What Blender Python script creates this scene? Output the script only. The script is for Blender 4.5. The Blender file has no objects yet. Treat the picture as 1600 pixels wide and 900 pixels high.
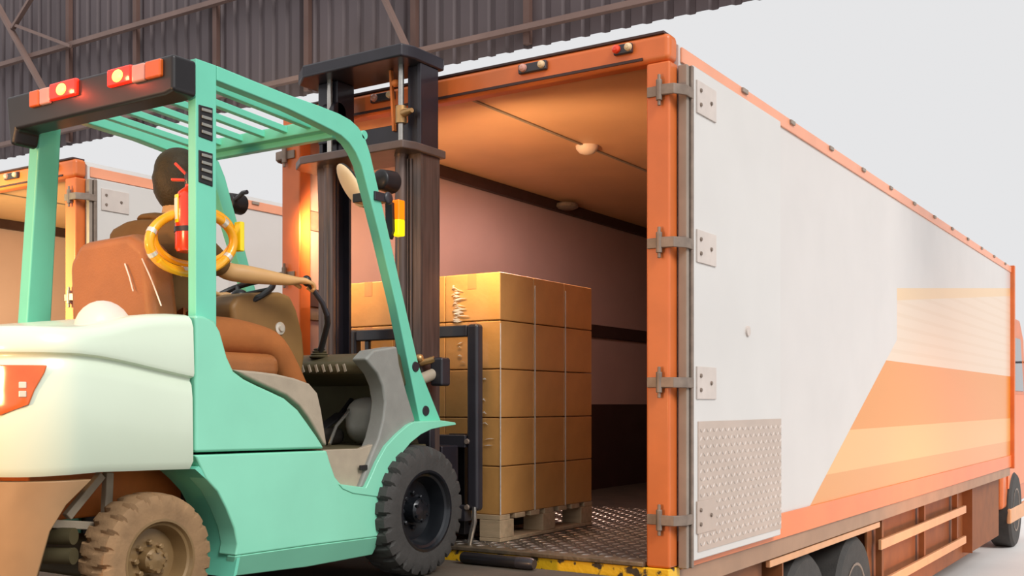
import bpy, bmesh, math, random
from mathutils import Vector, Matrix
random.seed(7)
S = bpy.context.scene
COL = S.collection
# ------------------------------------------------------------------ camera
FPX = 1691.0; YAW = math.radians(33.04); CH = 0.83; HOR = 630.0
cd = bpy.data.cameras.new('camera'); cam = bpy.data.objects.new('camera', cd); COL.objects.link(cam)
cam.location = (0, 0, CH); cam.rotation_euler = (math.pi/2, 0, YAW)
cd.sensor_width = 36; cd.lens = FPX/1600*36; cd.shift_y = (HOR-450)/1600; cd.clip_start = 0.05
S.camera = cam
# ------------------------------------------------------------------ view, sky, sun, added warm fill lights
S.view_settings.view_transform = 'Standard'; S.view_settings.look = 'None'
S.view_settings.exposure = 0.0; S.view_settings.gamma = 1.0; S.view_settings.use_curve_mapping = False
W = bpy.data.worlds.new('sky'); S.world = W; W.use_nodes = True
bg = W.node_tree.nodes['Background']; bg.inputs[0].default_value = (0.79, 0.79, 0.80, 1); bg.inputs[1].default_value = 1.0
try:
    S.cycles.max_bounces = 6; S.cycles.diffuse_bounces = 3; S.cycles.glossy_bounces = 3; S.cycles.transparent_max_bounces = 8
    S.cycles.caustics_reflective = False; S.cycles.caustics_refractive = False; S.cycles.sample_clamp_indirect = 6
except Exception: pass
def lamp(name, kind, loc, target, energy, color, size=0.5, spot=None, blend=0.5):
    l = bpy.data.lights.new(name, kind); o = bpy.data.objects.new(name, l); COL.objects.link(o)
    o.location = loc; l.energy = energy; l.color = color
    if target is not None:
        o.rotation_euler = (Vector(target)-Vector(loc)).to_track_quat('-Z', 'Y').to_euler()
    if kind == 'AREA': l.size = size
    elif kind == 'SUN': l.angle = size
    else: l.shadow_soft_size = size
    if kind == 'SPOT': l.spot_size = spot; l.spot_blend = blend
    return o
lamp('sun', 'SUN', (6, -2, 8), (-3.2, 1, 0), 2.2, (1.0, 0.97, 0.93), math.radians(25))
lamp('added_warm_fill_rear', 'SPOT', (-3.6, -0.9, 0.9), (-3.5, 2.5, 0.75), 380, (1.0, 0.50, 0.20), 0.25, math.radians(75), 0.8)  # added off-frame fill, warms the counterweight in place of the flare
lamp('added_warm_fill_seat', 'SPOT', (-5.0, 0.6, 2.2), (-3.9, 3.2, 1.1), 110, (1.0, 0.5, 0.15), 0.2, math.radians(60), 0.8)  # added unseen fill that tints seat and driver orange
lamp('added_warm_fill_bay', 'SPOT', (-8.0, 2.4, 1.7), (-8.2, 7.0, 0.9), 2300, (1.0, 0.82, 0.40), 0.3, math.radians(76), 0.8)  # added unseen fill to brighten the left truck's interior
lamp('added_warm_fill_yard', 'SPOT', (1.0, 9.5, -0.7), (-2.3, 11.0, -0.9), 330, (1.0, 0.40, 0.10), 0.3, math.radians(95), 0.8)  # added unseen orange fill for the truck's underside

# ------------------------------------------------------------------ materials
def lin(c): return tuple(((v/255)/12.92 if v/255 <= 0.04045 else ((v/255+0.055)/1.055)**2.4) for v in c)
def mat(name, rgb, rough=0.5, metal=0.0, coat=0.0, var=0.10, scale=6.0, bump=0.0, bscale=60.0, emit=None, estr=0.0, second=None, thr=None, alpha=None, trans=0.0, stretch=None):
    m = bpy.data.materials.new(name); m.use_nodes = True; nt = m.node_tree; N = nt.nodes; L = nt.links
    p = N['Principled BSDF']; c = lin(rgb)
    tc = N.new('ShaderNodeTexCoord'); src = tc.outputs['Object']
    if stretch:
        mp = N.new('ShaderNodeMapping'); mp.inputs['Scale'].default_value = stretch; L.new(src, mp.inputs[0]); src = mp.outputs[0]
    nz = N.new('ShaderNodeTexNoise'); nz.inputs['Scale'].default_value = scale; nz.inputs['Detail'].default_value = 5; L.new(src, nz.inputs['Vector'])
    rp = N.new('ShaderNodeValToRGB')
    c2 = lin(second) if second else tuple(min(1, v*(1+var)) for v in c)
    c1 = c if second else tuple(v*(1-var) for v in c)
    a, b = thr if thr else (0.3, 0.7)
    rp.color_ramp.elements[0].position = a; rp.color_ramp.elements[1].position = b
    rp.color_ramp.elements[0].color = (*c1, 1); rp.color_ramp.elements[1].color = (*c2, 1)
    L.new(nz.outputs['Fac'], rp.inputs[0]); L.new(rp.outputs[0], p.inputs['Base Color'])
    p.inputs['Roughness'].default_value = rough; p.inputs['Metallic'].default_value = metal; p.inputs['Coat Weight'].default_value = coat
    p.inputs['Coat Roughness'].default_value = 0.12
    if bump:
        n2 = N.new('ShaderNodeTexNoise'); n2.inputs['Scale'].default_value = bscale; n2.inputs['Detail'].default_value = 3; L.new(src, n2.inputs['Vector'])
        bp = N.new('ShaderNodeBump'); bp.inputs['Strength'].default_value = bump; bp.inputs['Distance'].default_value = 0.01
        L.new(n2.outputs['Fac'], bp.inputs['Height']); L.new(bp.outputs[0], p.inputs['Normal'])
    if emit: p.inputs['Emission Color'].default_value = (*lin(emit), 1); p.inputs['Emission Strength'].default_value = estr
    if alpha is not None: p.inputs['Alpha'].default_value = alpha
    if trans: p.inputs['Transmission Weight'].default_value = trans
    return m
M = {}
M['mint'] = mat('mint_paint', (140, 222, 190), 0.35, 0, 0.3, 0.05, 3)
M['mintflare'] = mat('flare_washed_mint', (224, 238, 216), 0.32, 0, 0.4, 0.03, 2)  # same mint as the body, flare whitening put into the colour
M['teal'] = mat('teal_guard_paint', (116, 212, 182), 0.4, 0, 0.2, 0.04, 5)
M['black'] = mat('black_plastic', (26, 24, 27), 0.45, 0, 0.1, 0.2, 10)
M['charcoal'] = mat('charcoal_paint', (48, 46, 52), 0.4, 0, 0.2, 0.15, 6)
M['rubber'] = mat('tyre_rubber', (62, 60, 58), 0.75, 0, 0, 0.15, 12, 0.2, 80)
M['rubberflare'] = mat('flare_tan_tyre_rubber', (150, 118, 84), 0.85, 0, 0, 0.18, 10, 0.2, 80)  # dark tyre rubber with the warm flare painted into its colour
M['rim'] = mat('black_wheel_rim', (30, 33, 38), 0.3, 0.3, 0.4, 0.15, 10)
M['rimflare'] = mat('flare_tan_wheel_rim', (140, 112, 74), 0.4, 0.2, 0.3, 0.15, 10)  # black rim, turned tan by flare put into the base colour
M['grey'] = mat('grey_moulding', (140, 140, 134), 0.55, 0, 0, 0.08, 14, 0.1, 200)
M['warmgrey'] = mat('warm_grey_moulding', (172, 158, 138), 0.55, 0, 0, 0.08, 14, 0.1, 200)
M['olive'] = mat('dark_olive_plastic', (84, 76, 52), 0.6, 0, 0, 0.12, 8)
M['pod'] = mat('brown_column_cover', (140, 104, 58), 0.55, 0, 0, 0.1, 8)
M['seat'] = mat('brown_seat_vinyl', (160, 98, 50), 0.5, 0, 0.1, 0.12, 6, 0.15, 120)
M['glowpaint'] = mat('orange_glow_paint', (236, 130, 58), 0.6, 0, 0, 0.15, 7)  # warm glow of the wheel arch painted in as orange
M['skirt'] = mat('brown_skirt_plastic', (150, 118, 82), 0.5, 0, 0.1, 0.12, 5)
M['mast'] = mat('greased_mast_steel', (108, 92, 86), 0.35, 0.55, 0, 0.25, 5, stretch=(8, 8, 0.6))
M['mastblack'] = mat('black_mast_paint', (40, 36, 44), 0.4, 0.1, 0.2, 0.2, 6)
M['mastplate'] = mat('brown_mast_plate', (98, 82, 76), 0.4, 0.2, 0.1, 0.2, 6)
M['steel'] = mat('bright_steel', (190, 185, 178), 0.25, 0.9, 0, 0.1, 20)
M['brass'] = mat('brass_fitting', (190, 150, 100), 0.35, 0.7, 0, 0.1, 20)
M['chain'] = mat('oily_chain', (120, 84, 56), 0.4, 0.6, 0, 0.3, 60)
M['redlamp'] = mat('lit_red_lens', (255, 40, 20), 0.2, 0, 0.5, 0.05, 20, emit=(255, 30, 8), estr=1.6)
M['bulb'] = mat('lit_bulb', (255, 220, 100), 0.3, 0, 0, 0.05, 20, emit=(255, 200, 90), estr=2.2)
M['amber'] = mat('amber_lens', (214, 96, 30), 0.2, 0, 0.5, 0.08, 20)
M['amberlit'] = mat('lit_amber_lens', (255, 120, 10), 0.2, 0, 0.5, 0.05, 20, emit=(255, 120, 8), estr=1.0)
M['yellowlit'] = mat('lit_yellow_lens', (255, 230, 20), 0.2, 0, 0.5, 0.05, 20, emit=(255, 225, 10), estr=1.2)
M['clearlens'] = mat('clear_lens', (206, 150, 136), 0.15, 0, 0.6, 0.05, 20)
M['taillens'] = mat('orange_tail_lens', (216, 104, 48), 0.15, 0, 0.7, 0.12, 12)
M['cream'] = mat('cream_plastic', (228, 202, 160), 0.45, 0, 0.2, 0.06, 8)
M['pinkcream'] = mat('pale_pink_plastic', (238, 216, 202), 0.5, 0, 0.1, 0.05, 6)
M['card'] = mat('cardboard', (202, 148, 84), 0.42, 0, 0.35, 0.10, 5, 0.15, 30)
M['tape'] = mat('parcel_tape', (192, 132, 76), 0.25, 0, 0.6, 0.06, 8)
M['wood'] = mat('pale_pallet_wood', (190, 164, 130), 0.75, 0, 0, 0.16, 5, 0.2, 60, stretch=(1, 6, 6))
M['film'] = mat('clear_stretch_film', (240, 236, 228), 0.12, 0, 1.0, 0.03, 8, 0.6, 40, alpha=0.6)
M['orange'] = mat('orange_truck_paint', (216, 112, 54), 0.4, 0, 0.2, 0.10, 4)
M['orangerail'] = mat('orange_rail_paint', (236, 126, 66), 0.4, 0, 0.2, 0.06, 3)
M['pinkrail'] = mat('faded_orange_rail', (238, 160, 124), 0.4, 0, 0.2, 0.06, 3)
M['white'] = mat('white_panel', (214, 210, 206), 0.35, 0, 0.3, 0.03, 2)
M['sealgrey'] = mat('grey_door_seal', (150, 136, 124), 0.6, 0, 0, 0.1, 8)
M['galv'] = mat('worn_hinge_steel', (138, 122, 110), 0.5, 0.3, 0, 0.2, 18)
M['plate'] = mat('painted_hinge_plate', (208, 196, 188), 0.5, 0, 0, 0.06, 10)
M['ceil'] = mat('tan_lining', (222, 172, 132), 0.5, 0, 0.1, 0.06, 2)
M['lining'] = mat('mauve_lining', (178, 146, 142), 0.5, 0, 0.1, 0.06, 2)
M['darkrail'] = mat('dark_cargo_rail', (66, 44, 42), 0.5, 0.2, 0, 0.15, 8)
M['kick'] = mat('dark_kick_plate', (64, 42, 40), 0.45, 0.2, 0, 0.15, 6)
M['tread'] = mat('dark_tread_plate', (112, 104, 98), 0.35, 0.6, 0, 0.2, 6)
M['treadstud'] = mat('worn_tread_stud', (160, 154, 146), 0.3, 0.6, 0, 0.1, 20)
M['doorplate'] = mat('warm_tread_panel', (196, 176, 162), 0.4, 0.2, 0.2, 0.06, 4)
M['yellow'] = mat('chipped_yellow_paint', (60, 50, 40), 0.5, 0, 0.1, 0, 14, 0.3, 40, second=(246, 190, 30), thr=(0.40, 0.45))
M['threshold'] = mat('worn_steel_edge', (120, 106, 88), 0.45, 0.6, 0, 0.3, 14, 0.3, 40)
M['chassis'] = mat('brown_chassis_paint', (132, 78, 40), 0.6, 0, 0, 0.15, 5)
M['skirtgrey'] = mat('grey_sub_frame', (168, 132, 106), 0.5, 0.1, 0, 0.1, 4)
M['guardrail'] = mat('pale_guard_rail', (226, 168, 122), 0.4, 0.2, 0, 0.08, 6)
M['glass'] = mat('dark_glass', (70, 70, 76), 0.08, 0, 0.6, 0.05, 6)
M['extred'] = mat('red_cylinder_paint', (238, 66, 30), 0.25, 0, 0.5, 0.05, 8)
M['sticker'] = mat('white_sticker', (236, 230, 214), 0.5, 0, 0, 0.03, 12)
M['yellowplain'] = mat('yellow_plastic', (250, 172, 24), 0.35, 0, 0.4, 0.06, 8)
M['hazyellow'] = mat('bright_yellow_plastic', (252, 226, 20), 0.35, 0, 0.4, 0.04, 8)
M['silver'] = mat('silver_reflective_band', (232, 222, 206), 0.25, 0.4, 0.2, 0.06, 20)
M['skin'] = mat('skin', (206, 160, 104), 0.5, 0, 0.05, 0.05, 14)
M['hair'] = mat('dark_hair', (58, 46, 22), 0.6, 0, 0, 0.2, 40, 0.3, 120)
M['shirt'] = mat('dark_work_shirt', (112, 82, 42), 0.85, 0, 0, 0.12, 10, 0.2, 30)
M['trouser'] = mat('brown_work_trousers', (166, 98, 46), 0.85, 0, 0, 0.12, 8, 0.2, 30)
M['shoe'] = mat('black_shoe_leather', (40, 36, 32), 0.5, 0, 0, 0.1, 8)
M['wallmetal'] = mat('dark_corrugated_sheet', (92, 80, 82), 0.6, 0.1, 0, 0.10, 0.8)
M['girt'] = mat('dull_brown_steel', (104, 78, 70), 0.6, 0.1, 0, 0.15, 2)
M['brace'] = mat('dusty_brace_steel', (128, 104, 96), 0.6, 0.1, 0, 0.12, 2)
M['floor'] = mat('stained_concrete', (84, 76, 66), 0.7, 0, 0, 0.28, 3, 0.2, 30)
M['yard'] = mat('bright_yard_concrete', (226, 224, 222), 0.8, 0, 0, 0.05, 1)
M['lineyellow'] = mat('yellow_line_paint', (240, 198, 110), 0.7, 0, 0, 0.08, 4)
# box body colours: white sheet, tan ribbed block and orange band towards the cab
def body_bands():
    m = mat('banded_box_body', (212, 206, 202), 0.35, 0, 0.3, 0.03, 2); nt = m.node_tree; N = nt.nodes; L = nt.links
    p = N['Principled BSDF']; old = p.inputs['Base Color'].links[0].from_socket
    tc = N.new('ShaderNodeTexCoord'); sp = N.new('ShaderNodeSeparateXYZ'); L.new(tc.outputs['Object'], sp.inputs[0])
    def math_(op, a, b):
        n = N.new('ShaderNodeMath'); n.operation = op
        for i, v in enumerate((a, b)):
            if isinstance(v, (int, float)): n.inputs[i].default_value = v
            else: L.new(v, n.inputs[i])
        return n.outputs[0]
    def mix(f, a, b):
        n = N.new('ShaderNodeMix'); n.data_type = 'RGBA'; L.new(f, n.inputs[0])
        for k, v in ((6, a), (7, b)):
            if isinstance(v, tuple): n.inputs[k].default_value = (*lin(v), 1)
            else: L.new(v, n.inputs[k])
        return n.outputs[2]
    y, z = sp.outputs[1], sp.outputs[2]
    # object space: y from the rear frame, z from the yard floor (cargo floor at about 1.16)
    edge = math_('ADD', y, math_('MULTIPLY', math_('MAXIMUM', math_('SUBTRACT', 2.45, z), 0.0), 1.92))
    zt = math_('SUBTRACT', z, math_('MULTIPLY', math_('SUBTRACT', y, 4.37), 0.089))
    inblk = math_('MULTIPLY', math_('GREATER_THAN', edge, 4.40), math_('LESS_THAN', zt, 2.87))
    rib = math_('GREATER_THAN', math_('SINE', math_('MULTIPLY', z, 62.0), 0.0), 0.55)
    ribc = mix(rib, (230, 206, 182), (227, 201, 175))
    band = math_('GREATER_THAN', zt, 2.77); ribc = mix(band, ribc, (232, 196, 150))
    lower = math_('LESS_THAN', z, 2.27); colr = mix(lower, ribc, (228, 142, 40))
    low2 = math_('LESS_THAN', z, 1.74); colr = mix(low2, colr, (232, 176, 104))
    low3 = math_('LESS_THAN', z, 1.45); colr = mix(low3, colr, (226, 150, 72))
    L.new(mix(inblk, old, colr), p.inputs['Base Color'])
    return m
M['body_bands'] = body_bands()

# ------------------------------------------------------------------ helpers
RV = Vector((math.cos(YAW), math.sin(YAW), 0)); FV = Vector((-math.sin(YAW), math.cos(YAW), 0)); CP = Vector((0, 0, CH))
def px(u, v, ax, c):
    d = FV + RV*((u-800)/FPX) + Vector((0, 0, (HOR-v)/FPX)); i = 'XYZ'.index(ax)
    return CP + d*((c-CP[i])/d[i])
def tag(o, label, cat, group=None, kind=None):
    if label: o['label'] = label
    if cat: o['category'] = cat
    if group: o['group'] = group
    if kind: o['kind'] = kind
    return o
def empty(name, loc, label, cat, group=None):
    o = bpy.data.objects.new(name, None); COL.objects.link(o); o.location = loc; o.empty_display_size = 0.2
    o['_o'] = list(loc); return tag(o, label, cat, group)
class B:
    def __init__(s): s.b = bmesh.new()
    def face(s, pts): return s.b.faces.new([s.b.verts.new(p) for p in pts])
    def box(s, x0, x1, y0, y1, z0, z1):
        x0, x1 = sorted((x0, x1)); y0, y1 = sorted((y0, y1)); z0, z1 = sorted((z0, z1))
        return s.prism([(x0, y0, z0), (x1, y0, z0), (x1, y1, z0), (x0, y1, z0)], (0, 0, z1-z0))
    def prism(s, pts, off, top=None):
        pts = [Vector(p) for p in pts]; off = Vector(off)
        t = [Vector(p) for p in top] if top else [p+off for p in pts]
        a = [s.b.verts.new(p) for p in pts]; c = [s.b.verts.new(p) for p in t]; n = len(a)
        s.b.faces.new(a[::-1]); s.b.faces.new(c)
        for i in range(n): s.b.faces.new((a[i], a[(i+1) % n], c[(i+1) % n], c[i]))
        return s
    def ring_loft(s, rings, closed=True, caps=True):
        vs = [[s.b.verts.new(p) for p in r] for r in rings]; n = len(vs[0])
        for a, c in zip(vs, vs[1:]):
            for i in range(n if closed else n-1): s.b.faces.new((a[i], a[(i+1) % n], c[(i+1) % n], c[i]))
        if caps and closed: s.b.faces.new(vs[0][::-1]); s.b.faces.new(vs[-1])
        return vs
    def tube(s, path, r, n=10, close=False):
        path = [Vector(p) for p in path]; rings = []; m = len(path); up = None
        for i, p in enumerate(path):
            if close: t = (path[(i+1) % m]-path[i-1]).normalized()
            else: t = (path[min(i+1, m-1)]-path[max(i-1, 0)]).normalized()
            if up is None: up = Vector((0, 0, 1)) if abs(t.z) < 0.9 else Vector((0, 1, 0))
            u = (up - t*up.dot(t)).normalized(); w = t.cross(u); up = u
            rr = r[i] if isinstance(r, (list, tuple)) else r
            rings.append([p+(u*math.cos(2*math.pi*k/n)+w*math.sin(2*math.pi*k/n))*rr for k in range(n)])
        if close: rings.append(rings[0])
        s.ring_loft(rings, True, not close); return s
    def lathe(s, o, axis, prof, n=32, cap=True):
        axis = Vector(axis).normalized(); o = Vector(o); u = axis.orthogonal().normalized(); w = axis.cross(u)
        rings = [[o+axis*h+(u*math.cos(2*math.pi*k/n)+w*math.sin(2*math.pi*k/n))*max(r, 1e-4) for k in range(n)] for h, r in prof]
        s.ring_loft(rings, True, cap); return s
    def cyl(s, a, c, r, n=20):
        a = Vector(a); d = Vector(c)-a; return s.lathe(a, d, [(0, r), (d.length, r)], n)
    def ball(s, c, rad, rot=None, n=20):
        g = bmesh.ops.create_uvsphere(s.b, u_segments=n, v_segments=max(8, n*2//3), radius=1.0)
        mt = Matrix.Translation(Vector(c)) @ (rot.to_4x4() if rot else Matrix.Identity(4)) @ Matrix.Diagonal((*rad, 1))
        bmesh.ops.transform(s.b, matrix=mt, verts=g['verts']); return s
    def bar(s, a, c, w, h, up=(0, 0, 1)):
        a = Vector(a); c = Vector(c); t = (c-a).normalized(); up = Vector(up); sd = t.cross(up).normalized(); u = sd.cross(t)
        q = [sd*w/2*i+u*h/2*j for i, j in ((-1, -1), (1, -1), (1, 1), (-1, 1))]
        return s.prism([a+k for k in q], 0*t, [c+k for k in q])
    def build(s, name, m, parent=None, bevel=0.0, seg=2, angle=35, smooth=True, loc=None, sub=0):
        b = s.b; bmesh.ops.remove_doubles(b, verts=b.verts, dist=1e-6); bmesh.ops.recalc_face_normals(b, faces=b.faces)
        if parent is not None: o0 = Vector(parent['_o'])
        elif loc is not None: o0 = Vector(loc)
        else:
            xs = [v.co for v in b.verts]; f = lambda k: (min(p[k] for p in xs), max(p[k] for p in xs))
            o0 = Vector((sum(f(0))/2, sum(f(1))/2, f(2)[0]))
        bmesh.ops.translate(b, verts=b.verts, vec=-o0)
        me = bpy.data.meshes.new(name); b.to_mesh(me); b.free()
        me.materials.append(m)
        if smooth:
            me.polygons.foreach_set('use_smooth', [True]*len(me.polygons)); me.set_sharp_from_angle(angle=math.radians(angle))
        o = bpy.data.objects.new(name, me); COL.objects.link(o); o['_o'] = list(o0)
        if parent is not None: o.parent = parent
        else: o.location = o0
        if bevel:
            md = o.modifiers.new('bevel', 'BEVEL'); md.width = bevel; md.segments = seg; md.limit_method = 'ANGLE'; md.angle_limit = math.radians(40); md.harden_normals = True
        if sub:
            md = o.modifiers.new('sub', 'SUBSURF'); md.levels = sub; md.render_levels = sub
        return o
def struct(o): o['kind'] = 'structure'; return o
def kids(o): return [c for c in bpy.data.objects if c.parent == o]
def copy_tree(o, parent=None):
    c = o.copy(); COL.objects.link(c)
    if parent is not None: c.parent = parent
    for ch in kids(o): copy_tree(ch, c)
    return c
def stud_plate(bm, o, u, v, nu, nv, su, sv, nrm, h=0.004, ln=0.4, wd=0.14):
    o = Vector(o); u = Vector(u); v = Vector(v); n = Vector(nrm)
    for i in range(nu):
        for j in range(nv):
            c = o+u*(i+0.5)*su+v*(j+0.5)*sv
            d = (u+v).normalized() if (i+j) % 2 else (u-v).normalized(); e = n.cross(d)
            a, b_ = d*su*ln, e*su*wd
            q = [c-a, c+b_, c+a, c-b_]; t = [c-a*0.4+n*h, c+b_*0.5+n*h, c+a*0.4+n*h, c-b_*0.5+n*h]
            vq = [bm.b.verts.new(p) for p in q]; vt = [bm.b.verts.new(p) for p in t]
            bm.b.faces.new(vt)
            for k in range(4): bm.b.faces.new((vq[k], vq[(k+1) % 4], vt[(k+1) % 4], vt[k]))

# ------------------------------------------------------------------ setting
GZ = -1.10; DE = 4.62
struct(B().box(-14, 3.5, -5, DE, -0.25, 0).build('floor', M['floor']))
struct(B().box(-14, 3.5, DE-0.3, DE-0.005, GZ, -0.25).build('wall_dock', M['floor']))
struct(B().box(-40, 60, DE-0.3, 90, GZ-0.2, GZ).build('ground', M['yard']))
struct(B().box(-1.42, -1.27, 5.5, 30, GZ, GZ+0.004).build('trim_1', M['lineyellow']))
YW = 9.0; ZE = 4.31
b = B(); x = -19.0; pit = 0.215; prof = []
while x < 9:
    prof += [(x, 0), (x+0.05, 0), (x+0.075, 0.035), (x+0.19, 0.035)]; x += pit
fr = [(p, YW-q) for p, q in prof]; bk = [(p, YW-q+0.006) for p, q in prof]
b.ring_loft([[(p, q, ZE) for p, q in fr], [(p, q, 8.2) for p, q in fr]], False)
b.ring_loft([[(p, q, ZE) for p, q in bk], [(p, q, 8.2) for p, q in bk]], False)
struct(b.build('wall_front', M['wallmetal'], smooth=False))
xs = [px(u, 50, 'Y', YW-0.1).x for u in (105, 210, 335, 478, 645, 822)]
for i, xx in enumerate(xs):
    struct(B().box(xx-0.035, xx+0.035, YW-0.10, YW-0.04, ZE+0.02, 8.2).build('trim_%d' % (i+2), M['girt']))
zg2 = px(800, 48, 'Y', YW-0.14).z; zg1 = px(150, 58, 'Y', YW-0.14).z
struct(B().box(-19, 9, YW-0.17, YW-0.10, zg2-0.025, zg2+0.03).build('trim_8', M['brace']))
struct(B().box(-19, 9, YW-0.17, YW-0.10, zg1-0.03, zg1+0.03).build('trim_9', M['brace']))
for i, (p, q, w) in enumerate((((-14, -10), (76, 154), 0.09), ((20, 38), (110, 72), 0.035), ((20, 44), (52, -8), 0.06), ((584, -38), (644, 92), 0.08))):
    struct(B().bar(px(*p, 'Y', YW-0.22), px(*q, 'Y', YW-0.22), 0.04, w, (0, 1, 0)).build('trim_%d' % (10+i), M['brace']))

# ------------------------------------------------------------------ truck
YR = 4.75; XR = -2.19; XL = -4.76; ZT = 2.61; ZF = 0.06; YF = 15.0
def wheel_truck(t, x, y, rad, out):
    b = B(); w = 0.28
    b.lathe((x, y, GZ+rad), (out, 0, 0), [(0, rad*0.55), (0, rad*0.93), (0.03, rad), (w-0.03, rad), (w, rad*0.93), (w, rad*0.58)], 40)
    wh = b.build('wheel', M['rubber'], t)
    B().lathe((x, y, GZ+rad), (out, 0, 0), [(w-0.12, rad*0.2), (w-0.12, rad*0.5), (w-0.01, rad*0.56), (w+0.005, rad*0.58), (w+0.005, rad*0.54), (w-0.05, rad*0.48), (w-0.07, rad*0.24), (w-0.02, rad*0.2), (w-0.02, 0.001)], 32, False).build('rim', M['galv'], wh)
def build_truck(label):
    t = empty('box_truck', ((XR+XL)/2, YR, GZ), label, 'truck')
    # rear frame
    for x0, x1 in ((XR-0.125, XR), (XL, XL+0.15)):
        B().box(x0, x1, YR, YR+0.10, 0.036, 2.474).build('rear_post', M['orange'], t, 0.012)
    hb = B().box(XL, XR, YR-0.005, YR+0.10, 2.475, ZT).build('header_beam', M['orange'], t, 0.03, 3)
    B().box(XL+0.16, XR-0.14, YR-0.012, YR-0.004, 2.49, 2.503).build('drip_rail', M['darkrail'], hb)
    B().box(XL+0.03, XR-0.03, YR-0.002, YR+0.099, ZT-0.004, ZT+0.010).build('edge_trim', M['darkrail'], hb, 0.003)
    for k, xx in enumerate((-2.43, -2.95, -3.95, -4.45)):
        w = 0.10 if k in (0, 3) else 0.17
        hs = B().box(xx-w/2, xx+w/2, YR-0.03, YR-0.004, 2.535, 2.585).build('lamp_housing', M['charcoal'], hb, 0.008)
        for dx, mm, rr in ((-w*0.3, 'clearlens' if k else 'extred', 0.022), (w*0.35, 'cream', 0.020)):
            B().lathe((xx+dx, YR-0.03, 2.562), (0, -1, 0), [(0, rr), (0.012, rr*0.9), (0.02, rr*0.4)], 16).build('marker_lamp', M[mm], hs)
    B().box(XL, XR, YR-0.01, YR+0.12, -0.09, 0.035).build('rear_sill', M['yellow'], t, 0.006)
    B().box(XL+0.155, XR-0.13, YR-0.02, YR+0.10, 0.036, ZF).build('threshold_plate', M['threshold'], t, 0.006)
    # shell
    B().box(XR-0.05, XR, YR+0.1, YF, 0.16, 2.50).build('side_wall', M['body_bands'], t)
    B().box(XL, XL+0.05, YR+0.1, YF, 0.16, 2.50).build('side_wall', M['white'], t)
    B().box(XL+0.05, XR-0.05, YF-0.08, YF, 0.16, 2.55).build('front_wall', M['white'], t)
    b = B(); zz = [(XL, 2.50), (XL, 2.57), (XL+0.05, 2.61), (XR-0.05, 2.61), (XR, 2.57), (XR, 2.50), (XR-0.03, 2.50), (XR-0.03, 2.56), (XL+0.03, 2.56), (XL+0.03, 2.50)]
    b.prism([(x, YR+0.10, z) for x, z in zz], (0, YF-YR-0.10, 0)).build('roof', M['white'], t)
    for x0, x1 in ((XR, XR+0.012), (XL-0.012, XL)):
        B().box(x0, x1, YR+0.12, YF, 2.49, 2.565).build('top_rail', M['pinkrail'], t, 0.004)
        B().box(x0, x1+0.0, YR+0.12, YF, 0.02, 0.17).build('bottom_rail', M['orangerail'], t, 0.004)
    for k in range(12):
        B().box(XR, XR+0.025, YR+0.9+k*0.8, YR+0.98+k*0.8, 2.535, 2.56).build('roof_clip', M['sealgrey'], t, 0.004)
    for xx in (XR, XL):
        B().box(xx-0.05, xx+0.05, YF-0.02, YF+0.05, 0.0, 2.58).build('corner_post', M['orange'], t, 0.01)
    # inside
    B().box(XL+0.10, XR-0.10, YR+0.1, YF-0.08, 2.525, 2.55).build('ceiling_panel', M['ceil'], t)
    for x0, x1 in ((XL+0.06, XL+0.10), (XR-0.10, XR-0.06)):
        B().box(x0, x1, YR+0.1, YF-0.08, ZF, 2.525).build('inner_lining', M['lining'], t)
    for sgn, xx in ((1, XL+0.10), (-1, XR-0.10)):
        B().box(xx, xx+sgn*0.05, YR+0.1, YF-0.08, 2.44, 2.525).build('cargo_rail', M['darkrail'], t, 0.006)
        B().box(xx, xx+sgn*0.025, YR+0.1, YF-0.08, 1.42, 1.53).build('cargo_rail', M['darkrail'], t, 0.004)
        B().box(xx, xx+sgn*0.012, YR+0.1, YF-0.08, ZF, 0.82).build('kick_plate', M['kick'], t, 0.002)
    B().box(-3.485, -3.465, YR+0.1, YF-0.1, 2.517, 2.526).build('ceiling_seam', M['sealgrey'], t)
    B().lathe((-3.475, 6.25, 2.525), (0, 0, -1), [(0, 0.075), (0.02, 0.072), (0.045, 0.05), (0.055, 0.02)], 24).build('dome_lamp', M['pinkcream'], t)
    lamp('dome_light', 'SPOT', (-3.475, 6.25, 2.455), (-3.9, 6.6, 0), 90, (1.0, 0.72, 0.62), 0.05, math.radians(168), 0.5) if not S.objects.get('dome_light') else None
    B().lathe((XL+0.20, 7.85, 2.50), (0, 0, -1), [(0, 0.09), (0.03, 0.10), (0.045, 0.07)], 20).build('vent_cap', M['galv'], t)
    fl = B().box(XL+0.10, XR-0.10, YR+0.10, YF-0.08, 0.02, ZF).build('load_floor', M['tread'], t)
    b = B(); stud_plate(b, (-4.6, YR+0.03, ZF), (1, 0, 0), (0, 1, 0), 36, 36, 0.065, 0.065, (0, 0, 1), 0.005); b.build('tread_studs', M['treadstud'], fl)
    # rear doors folded right round on to the sides
    for sgn, xx, full in ((1, XR, True), (-1, XL, False)):
        x0, x1 = (xx+sgn*0.014, xx+sgn*0.062)
        y0, y1 = YR+0.14, YR+1.40
        d = B().box(x0, x1, y0, y1, 0.06, 2.475).build('rear_door', M['white'], t, 0.008)
        for k, (dy, w, mm) in enumerate(((-0.065, 0.03, 'sealgrey'), (-0.03, 0.026, 'galv'))):
            B().box(x0-sgn*0.006, x1+sgn*0.006-sgn*0.012*(1-k), y0+dy, y0+dy+w, 0.03, 2.465).build('door_seal', M[mm], d, 0.006)
        tp = B().box(x1, x1+sgn*0.004, y0+0.05, y1-0.005, 0.10, 0.74).build('tread_panel', M['doorplate'], d)
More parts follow.
